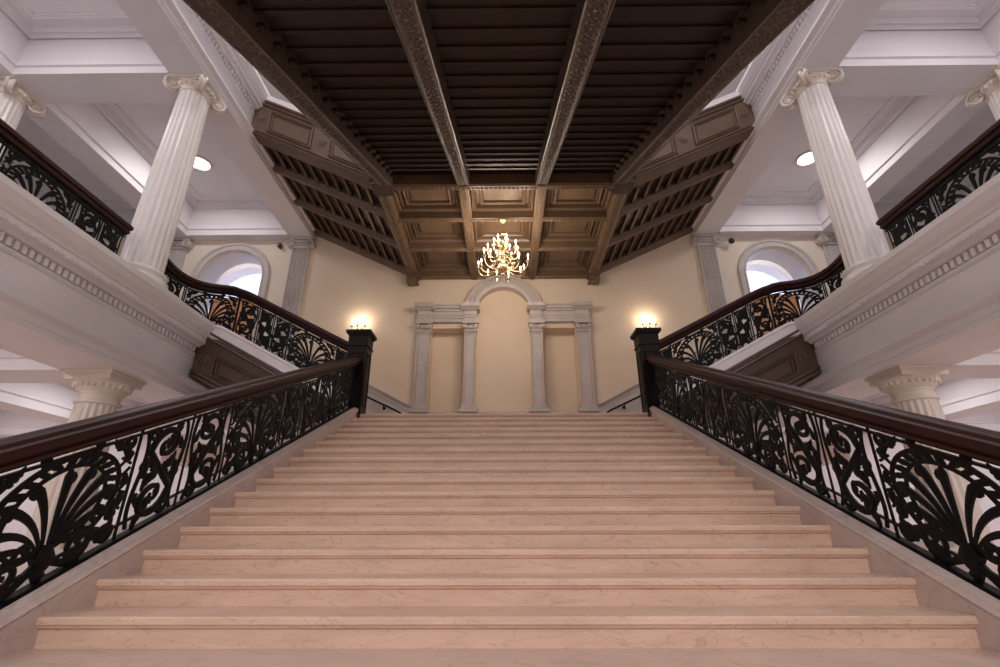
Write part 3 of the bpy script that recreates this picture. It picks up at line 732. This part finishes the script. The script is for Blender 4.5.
for s, nm in ((-1,'left'),(1,'right')):
    # main flight
    ya, yb = 2.10, 8.06; x = s*2.58; zo = .10
    lay = []; y = 1.92+.5
    lay = [('mirror', 2.14-ya, .32), ('shell', 2.46-ya, 1.0), ('scroll', 3.46-ya, .54), ('mirror', 4.0-ya, .54), ('shell', 4.54-ya, 1.0), ('scroll', 5.54-ya, .54), ('mirror', 6.08-ya, .54), ('shell', 6.62-ya, .92), ('scroll', 7.54-ya, .5)]
    railing('long black scrollwork railing with dark handrail on the %s side of the marble stairs' % nm, 'main stair railings',
            [(x, ya, nos(ya)+zo), (x, yb, nos(yb)+zo)], lay, (x, ya, 0))
    # side flight and curve onto the gallery
    zr = lambda q: fl(q) + .12
    pts = [(s*2.74, 8.16, fl(2.74)+.15), (s*4.70, 8.16, fl(4.70)+.125), (s*4.83, 8.165, fl(4.83)+.115), (s*4.95, 8.17, 3.875), (s*5.07, 8.17, 3.925), (s*5.20, 8.17, 3.95), (s*5.35, 8.16, ZG-.04)] + [(s*a, c_, ZG-.035) for a, c_ in ((5.5,8.12),(5.63,8.04),(5.73,7.93),(5.79,7.79),(5.82,7.6),(5.81,7.4),(5.78,7.2),(5.74,6.98))]
    pts = [(x_, y_, z_ if i > 1 else z_+.0) for i, (x_, y_, z_) in enumerate(pts)]
    P_ = Path(pts)
    railing('black scrollwork railing on the %s side flight, curving round to the gallery column' % nm, 'upper flight railings', pts,
            [('scroll', .03, .22), ('shell', .25, .92), ('mirror', 1.17, .30), ('scroll', 1.50, .24), ('mirror', 1.78, .42), ('shell', 2.22, .95), ('scroll', 3.2, .5), ('mirror', 3.72, max(.2, P_.L-3.75))], (s*2.74, 8.16, zr(2.74)))
    # gallery front
    g = [(s*5.74, 6.22, ZG-.02), (s*5.72, 1.2, ZG-.02)]
    railing('black scrollwork railing along the %s gallery edge, between the column and the frame edge' % nm, 'gallery railings', g,
            [('scroll', .04, .34), ('mirror', .42, .42), ('shell', .88, 1.0), ('scroll', 1.92, .44), ('mirror', 2.4, .44), ('shell', 2.88, 1.0), ('scroll', 3.92, .5)], (s*5.72, 6.34, ZG))
    # storey above
    g = [(s*5.45, 7.9, 9.6), (s*5.45, 5.2, 9.6)]
    railing('bit of black railing on the storey above, seen past the dark ceiling on the %s' % nm, 'top storey railings', g,
            [('scroll', .04, .44), ('shell', .5, 1.0), ('mirror', 1.55, .5)], (s*5.45, 7.9, 9.6))
# ================================================================== the flight overhead
t = thing('overhead_staircase', 'dark panelled underside of the stairs overhead with carved long beams', 'staircase', (0, 7.8, 6.95))
YU = 7.93; ZU = 6.95; SU = .48; YS = 1.0
def zu(y): return ZU + .03 - SU*(YU-y)
n = 24; tr = .288
b = B(); i = 0; y = YU - .12
soff = []
while y > YS:
    ya = y - tr; z = zu(y) + .30
    b = B()
    box(b, -2.4, 2.4, ya, y+.02, z, z+.05)                        # flat underside of one tread
    box(b, -2.4, 2.4, y-.02, y+.015, z-.03, z)                   # rib
    box(b, -2.4, 2.4, y-.005, y+.02, z-.01, z+SU*tr+.06)                # back of riser
    obj('soffit_step', b, 'dark', t); y = ya
def rake_beam(x0, x1, depth, carved_w, name='beam'):
    b = B(); c = (x0+x1)/2; hw = (x1-x0)/2
    prof = [(-hw,.0),(-hw,depth),(hw,depth),(hw,.0),(hw*.86,-.01),(hw*.80,.012),(hw*.55,.016),(-hw*.55,.016),(-hw*.80,.012),(-hw*.86,-.01)]
    loft(b, [[(c+q, y, zu(y)+z) for q, z in prof] for y in (YS, YU-.02)])
    o = obj(name, b, 'carved', t)
    b = B(); relief(b, lambda u, v, h: (c+v, YS+.05+u, zu(YS+.05+u)+.020-h), YU-YS-.15, hw*1.5, 460, 14, guilloche)
    obj('carved_band', b, 'carved', o, True)
rake_beam(-.90, -.66, .34, .1); rake_beam(.66, .90, .34, .1)
rake_beam(-2.46, -2.20, .40, .1); rake_beam(2.20, 2.46, .40, .1)
for s in (-1,1):
    b = B()   # outer string above the edge beam
    loft(b, [[(s*x, y, zu(y)+z) for x, z in ((2.44,.05),(2.50,.06),(2.52,.12),(2.46,.14),(2.46,.62),(2.52,.66),(2.52,.74),(2.38,.74),(2.38,.05))] for y in (YS, YU)])
    obj('string', b, 'dark', t)
    y = YU-.3
    while y > YS+.6:   # little bracket blocks inside the edge beam
        b = B(); bbox(b, s*2.13, s*2.21, y-.04, y+.01, zu(y)+.14, zu(y)+.20, .006); obj('bracket', b, 'dark', t); y -= tr
# landing overhead: coffered grid
t = thing('coffered_ceiling', 'tan coffered underside of the landing overhead, four carved cross beams', 'ceiling panel', (0, 9.8, ZU))
xsb = [(-2.56,-2.30),(-.90,-.68),(.68,.90),(2.30,2.56)]
ysb = [(7.86,8.04),(9.00,9.14),(10.24,10.38),(11.66,11.8)]
def hbeam(x0, x1, y0, y1, name, alongx, d=.32):
    b = B(); z = ZU
    if alongx:
        prof = [(y0,z+d),(y0,z+.03),(y0+.02,z+.02),(y0+.03,z),(y1-.03,z),(y1-.02,z+.02),(y1,z+.03),(y1,z+d)]
        ext_x(b, prof, x0, x1)
    else:
        prof = [(x0,z+d),(x0,z+.025),(x0+.02,z+.015),(x0+.03,z-.006),(x1-.03,z-.006),(x1-.02,z+.015),(x1,z+.025),(x1,z+d)]
        ext_y(b, prof, y0, y1)
    o = obj(name, b, 'coffer', t)
    b = B()
    if alongx: relief(b, lambda u, v, h: (x0+u, (y0+y1)/2+v, z+.006-h*1.0), x1-x0, (y1-y0)*.55, 340, 8, lambda u, v: guilloche(u, v, .09))
    else: relief(b, lambda u, v, h: ((x0+x1)/2+v, y0+u, z-.000-h*1.0), y1-y0, (x1-x0)*.55, 300, 10, lambda u, v: guilloche(u, v, .10))
    obj('carved_band', b, 'coffer', o, True)
for x0, x1 in xsb: hbeam(x0, x1, 7.9, 11.8, 'long_beam', False)
for k, (y0, y1) in enumerate(ysb):
    hbeam(-2.35, 2.35, y0, y1, 'cross_beam', True)
for i in range(3):
    for j in range(3):
        x0, x1 = xsb[i][1], xsb[i+1][0]; y0, y1 = ysb[j][1], ysb[j+1][0]
        b = B(); zt = ZU+.32
        box(b, x0-.02, x1+.02, y0-.02, y1+.02, zt, zt+.05)
        frame(b, (x0, y0, zt), (1,0,0), (0,1,0), x1-x0, y1-y0, .12, .13, (0,0,-1))
        frame(b, (x0+.18, y0+.16, zt), (1,0,0), (0,1,0), x1-x0-.36, y1-y0-.32, .09, .07, (0,0,-1))
        box(b, x0+.34, x1-.34, y0+.30, y1-.30, zt-.04, zt)
        obj('coffer_panel', b, 'coffer', t)
b = B(); box(b, -2.46, 2.46, YU, YW, ZU+.36, 7.9); obj('slab', b, 'dark', t)
for s in (-1,1):
    for (x, y) in ((2.45, 11.62),):
        b = B(); bbox(b, s*(x-.16), s*(x+.16), y-.18, y+.17, ZU-.04, ZU+.02); bbox(b, s*(x-.12), s*(x+.12), y-.14, y+.17, ZU-.15, ZU-.04)
        bbox(b, s*(x-.15), s*(x+.15), y-.17, y+.175, ZU-.19, ZU-.15); lathe(b, [(.12,0),(.11,-.03),(.06,-.07),(.01,-.08)], (s*x, y, ZU-.19), 14)
        obj('pendant', b, 'brown', t)
    b = B(); bbox(b, s*2.24, s*2.62, 7.78, 8.16, ZU-.02, ZU+.10); bbox(b, s*2.20, s*2.66, 7.74, 8.20, ZU+.10, ZU+.20); box(b, s*2.3, s*2.6, 7.84, 8.10, ZU+.2, ZU+1.0); obj('corner_drop', b, 'dark', t)
# side flights overhead
for s, nm in ((-1,'left'),(1,'right')):
    t = thing('overhead_side_staircase', 'brown ribbed underside and panelled string of the %s side flight overhead' % nm, 'staircase', (s*3.8, 9.8, 7.8), 'overhead side flights')
    bz = lambda x: 7.0+.487*(x-2.42)
    flight_panel(t, s, lambda x: bz(x)+.03, lambda x: bz(x)+1.03, 7.97, 2.5, 5.42, 'brown', False)
    # white plaster top edge
    b = B(); loft(b, [[(s*x, yy, bz(x)+zz) for yy, zz in ((7.93,1.03),(7.93,1.17),(8.3,1.17),(8.3,1.03))] for x in (2.5, 5.2)]); obj('string', b, 'white', t, label='pale upper edge of the string')
    for y0, y1 in ((9.0,9.16),(10.24,10.40),(11.62,11.8)):
        b = B(); loft(b, [[(s*x, yy, bz(x)+zz) for yy, zz in ((y0,.02),(y0+.02,-.03),(y1-.02,-.03),(y1,.02),(y1+.03 if y1<11.7 else y1,.10),(y1,.13),(y1,.30),(y0,.30),(y0,.13),(y0-.03,.10))] for x in (2.40, 5.38)])
        obj('beam', b, 'brown', t)
    x = 2.62
    while x < 5.3:
        z = bz(x)+.30; b = B()
        box(b, s*x, s*(x+.265), 8.1, YW, z+.02, z+.05); box(b, s*x, s*(x+.035), 8.1, YW, z-.20, z+.05); box(b, s*(x-.012), s*(x+.047), 8.1, YW, z-.215, z-.19)
        obj('soffit_step', b, 'ribs', t); x += .265
    b = B(); loft(b, [[(s*x, yy, bz(x)+zz) for yy, zz in ((8.05,.45),(YW,.45),(YW,.6),(8.05,.6))] for x in (2.42,5.42)]); obj('slab', b, 'dark', t)
# ================================================================== chandelier
CX, CY = 0.0, 9.07; CZ = 5.62
t = thing('chandelier', 'lit brass chandelier with two tiers of candle arms hanging from the coffered ceiling', 'chandelier', (CX, CY, ZU))
b = B(); lathe(b, [(.005,-.06),(.03,-.055),(.05,-.04),(.085,-.02),(.09,-.006)], (CX,CY,ZU), 24); obj('canopy', b, 'brass', t, True)
b = B()
z = ZU-.06
while z > 6.62:
    k = int(round((ZU-z)*100)) ; ang = (PI/2 if int((ZU-z)/.036) % 2 else 0)
    pts = [(CX+.010*math.cos(q)*math.cos(ang), CY+.010*math.cos(q)*math.sin(ang), z-.02+.024*math.sin(q)) for q in [2*PI*i/8 for i in range(9)]]
    tube(b, pts, .004, 5); z -= .036
obj('chain', b, 'brass', t, True)
b = B(); lathe(b, [(.01,1.02),(.045,1.0),(.05,.97),(.02,.94),(.018,.86),(.05,.82),(.06,.79),(.03,.75),(.02,.70),(.03,.62),(.07,.58),(.075,.54),(.035,.50),(.022,.44),(.03,.38),(.055,.34),(.03,.30),(.03,.26),(.09,.22),(.115,.15),(.10,.08),(.05,.03),(.03,.0),(.04,-.03),(.02,-.07),(.005,-.09)], (CX,CY,CZ), 24)
obj('stem', b, 'brass', t, True)
def arm(ang, R, z0, zc, drop):
    d = Vector((math.cos(ang), math.sin(ang), 0)); c = Vector((CX, CY, 0))
    b = B()
    pr = bez((.03, z0), (R*.35, z0-drop), (R*.95, z0-drop*1.1), (R, zc-.02), 16)
    tube(b, [c+d*r+Vector((0,0,z)) for r, z in pr], [.009]*17, 6)
    tube(b, [c+d*r+Vector((0,0,z)) for r, z in spiral(R*.42, z0-.01, .045, 1.3, PI, -1, 16, .2)], [.006]*17, 5)
    e = c+d*R
    lathe(b, [(.008,-.03),(.014,-.02),(.04,.0),(.046,.012),(.018,.012),(.018,.035)], (e.x,e.y,zc), 12)
    a = obj('arm', b, 'brass', t, True)
    b = B(); lathe(b, [(.012,.012),(.012,.115)], (e.x,e.y,zc), 8); obj('candle', b, 'candle', a, True)
    b = B(); lathe(b, [(.007,.115),(.017,.138),(.018,.152),(.010,.175),(.003,.195)], (e.x,e.y,zc), 8); obj('bulb', b, 'bulb', a, True)
for k in range(12): arm(2*PI*(k+.5)/12, .55 if k % 2 else .47, CZ+.20, CZ+(.20 if k % 2 else .10), .26)
for k in range(8): arm(2*PI*(k+.25)/8, .33, CZ+.50, CZ+.52, .17)
for k in range(4): arm(2*PI*(k+.4)/4, .13, CZ+.74, CZ+.74, .08)
for k in range(6):
    l = bpy.data.lights.new('lamp', 'POINT'); l.energy = P_CHAND/6; l.color = (1,.83,.66); l.shadow_soft_size = .12
    o = bpy.data.objects.new('lamp', l); C.objects.link(o); a = 2*PI*(k+.3)/6; o.location = (.58*math.cos(a), .58*math.sin(a), CZ+.48-ZU); o.parent = t
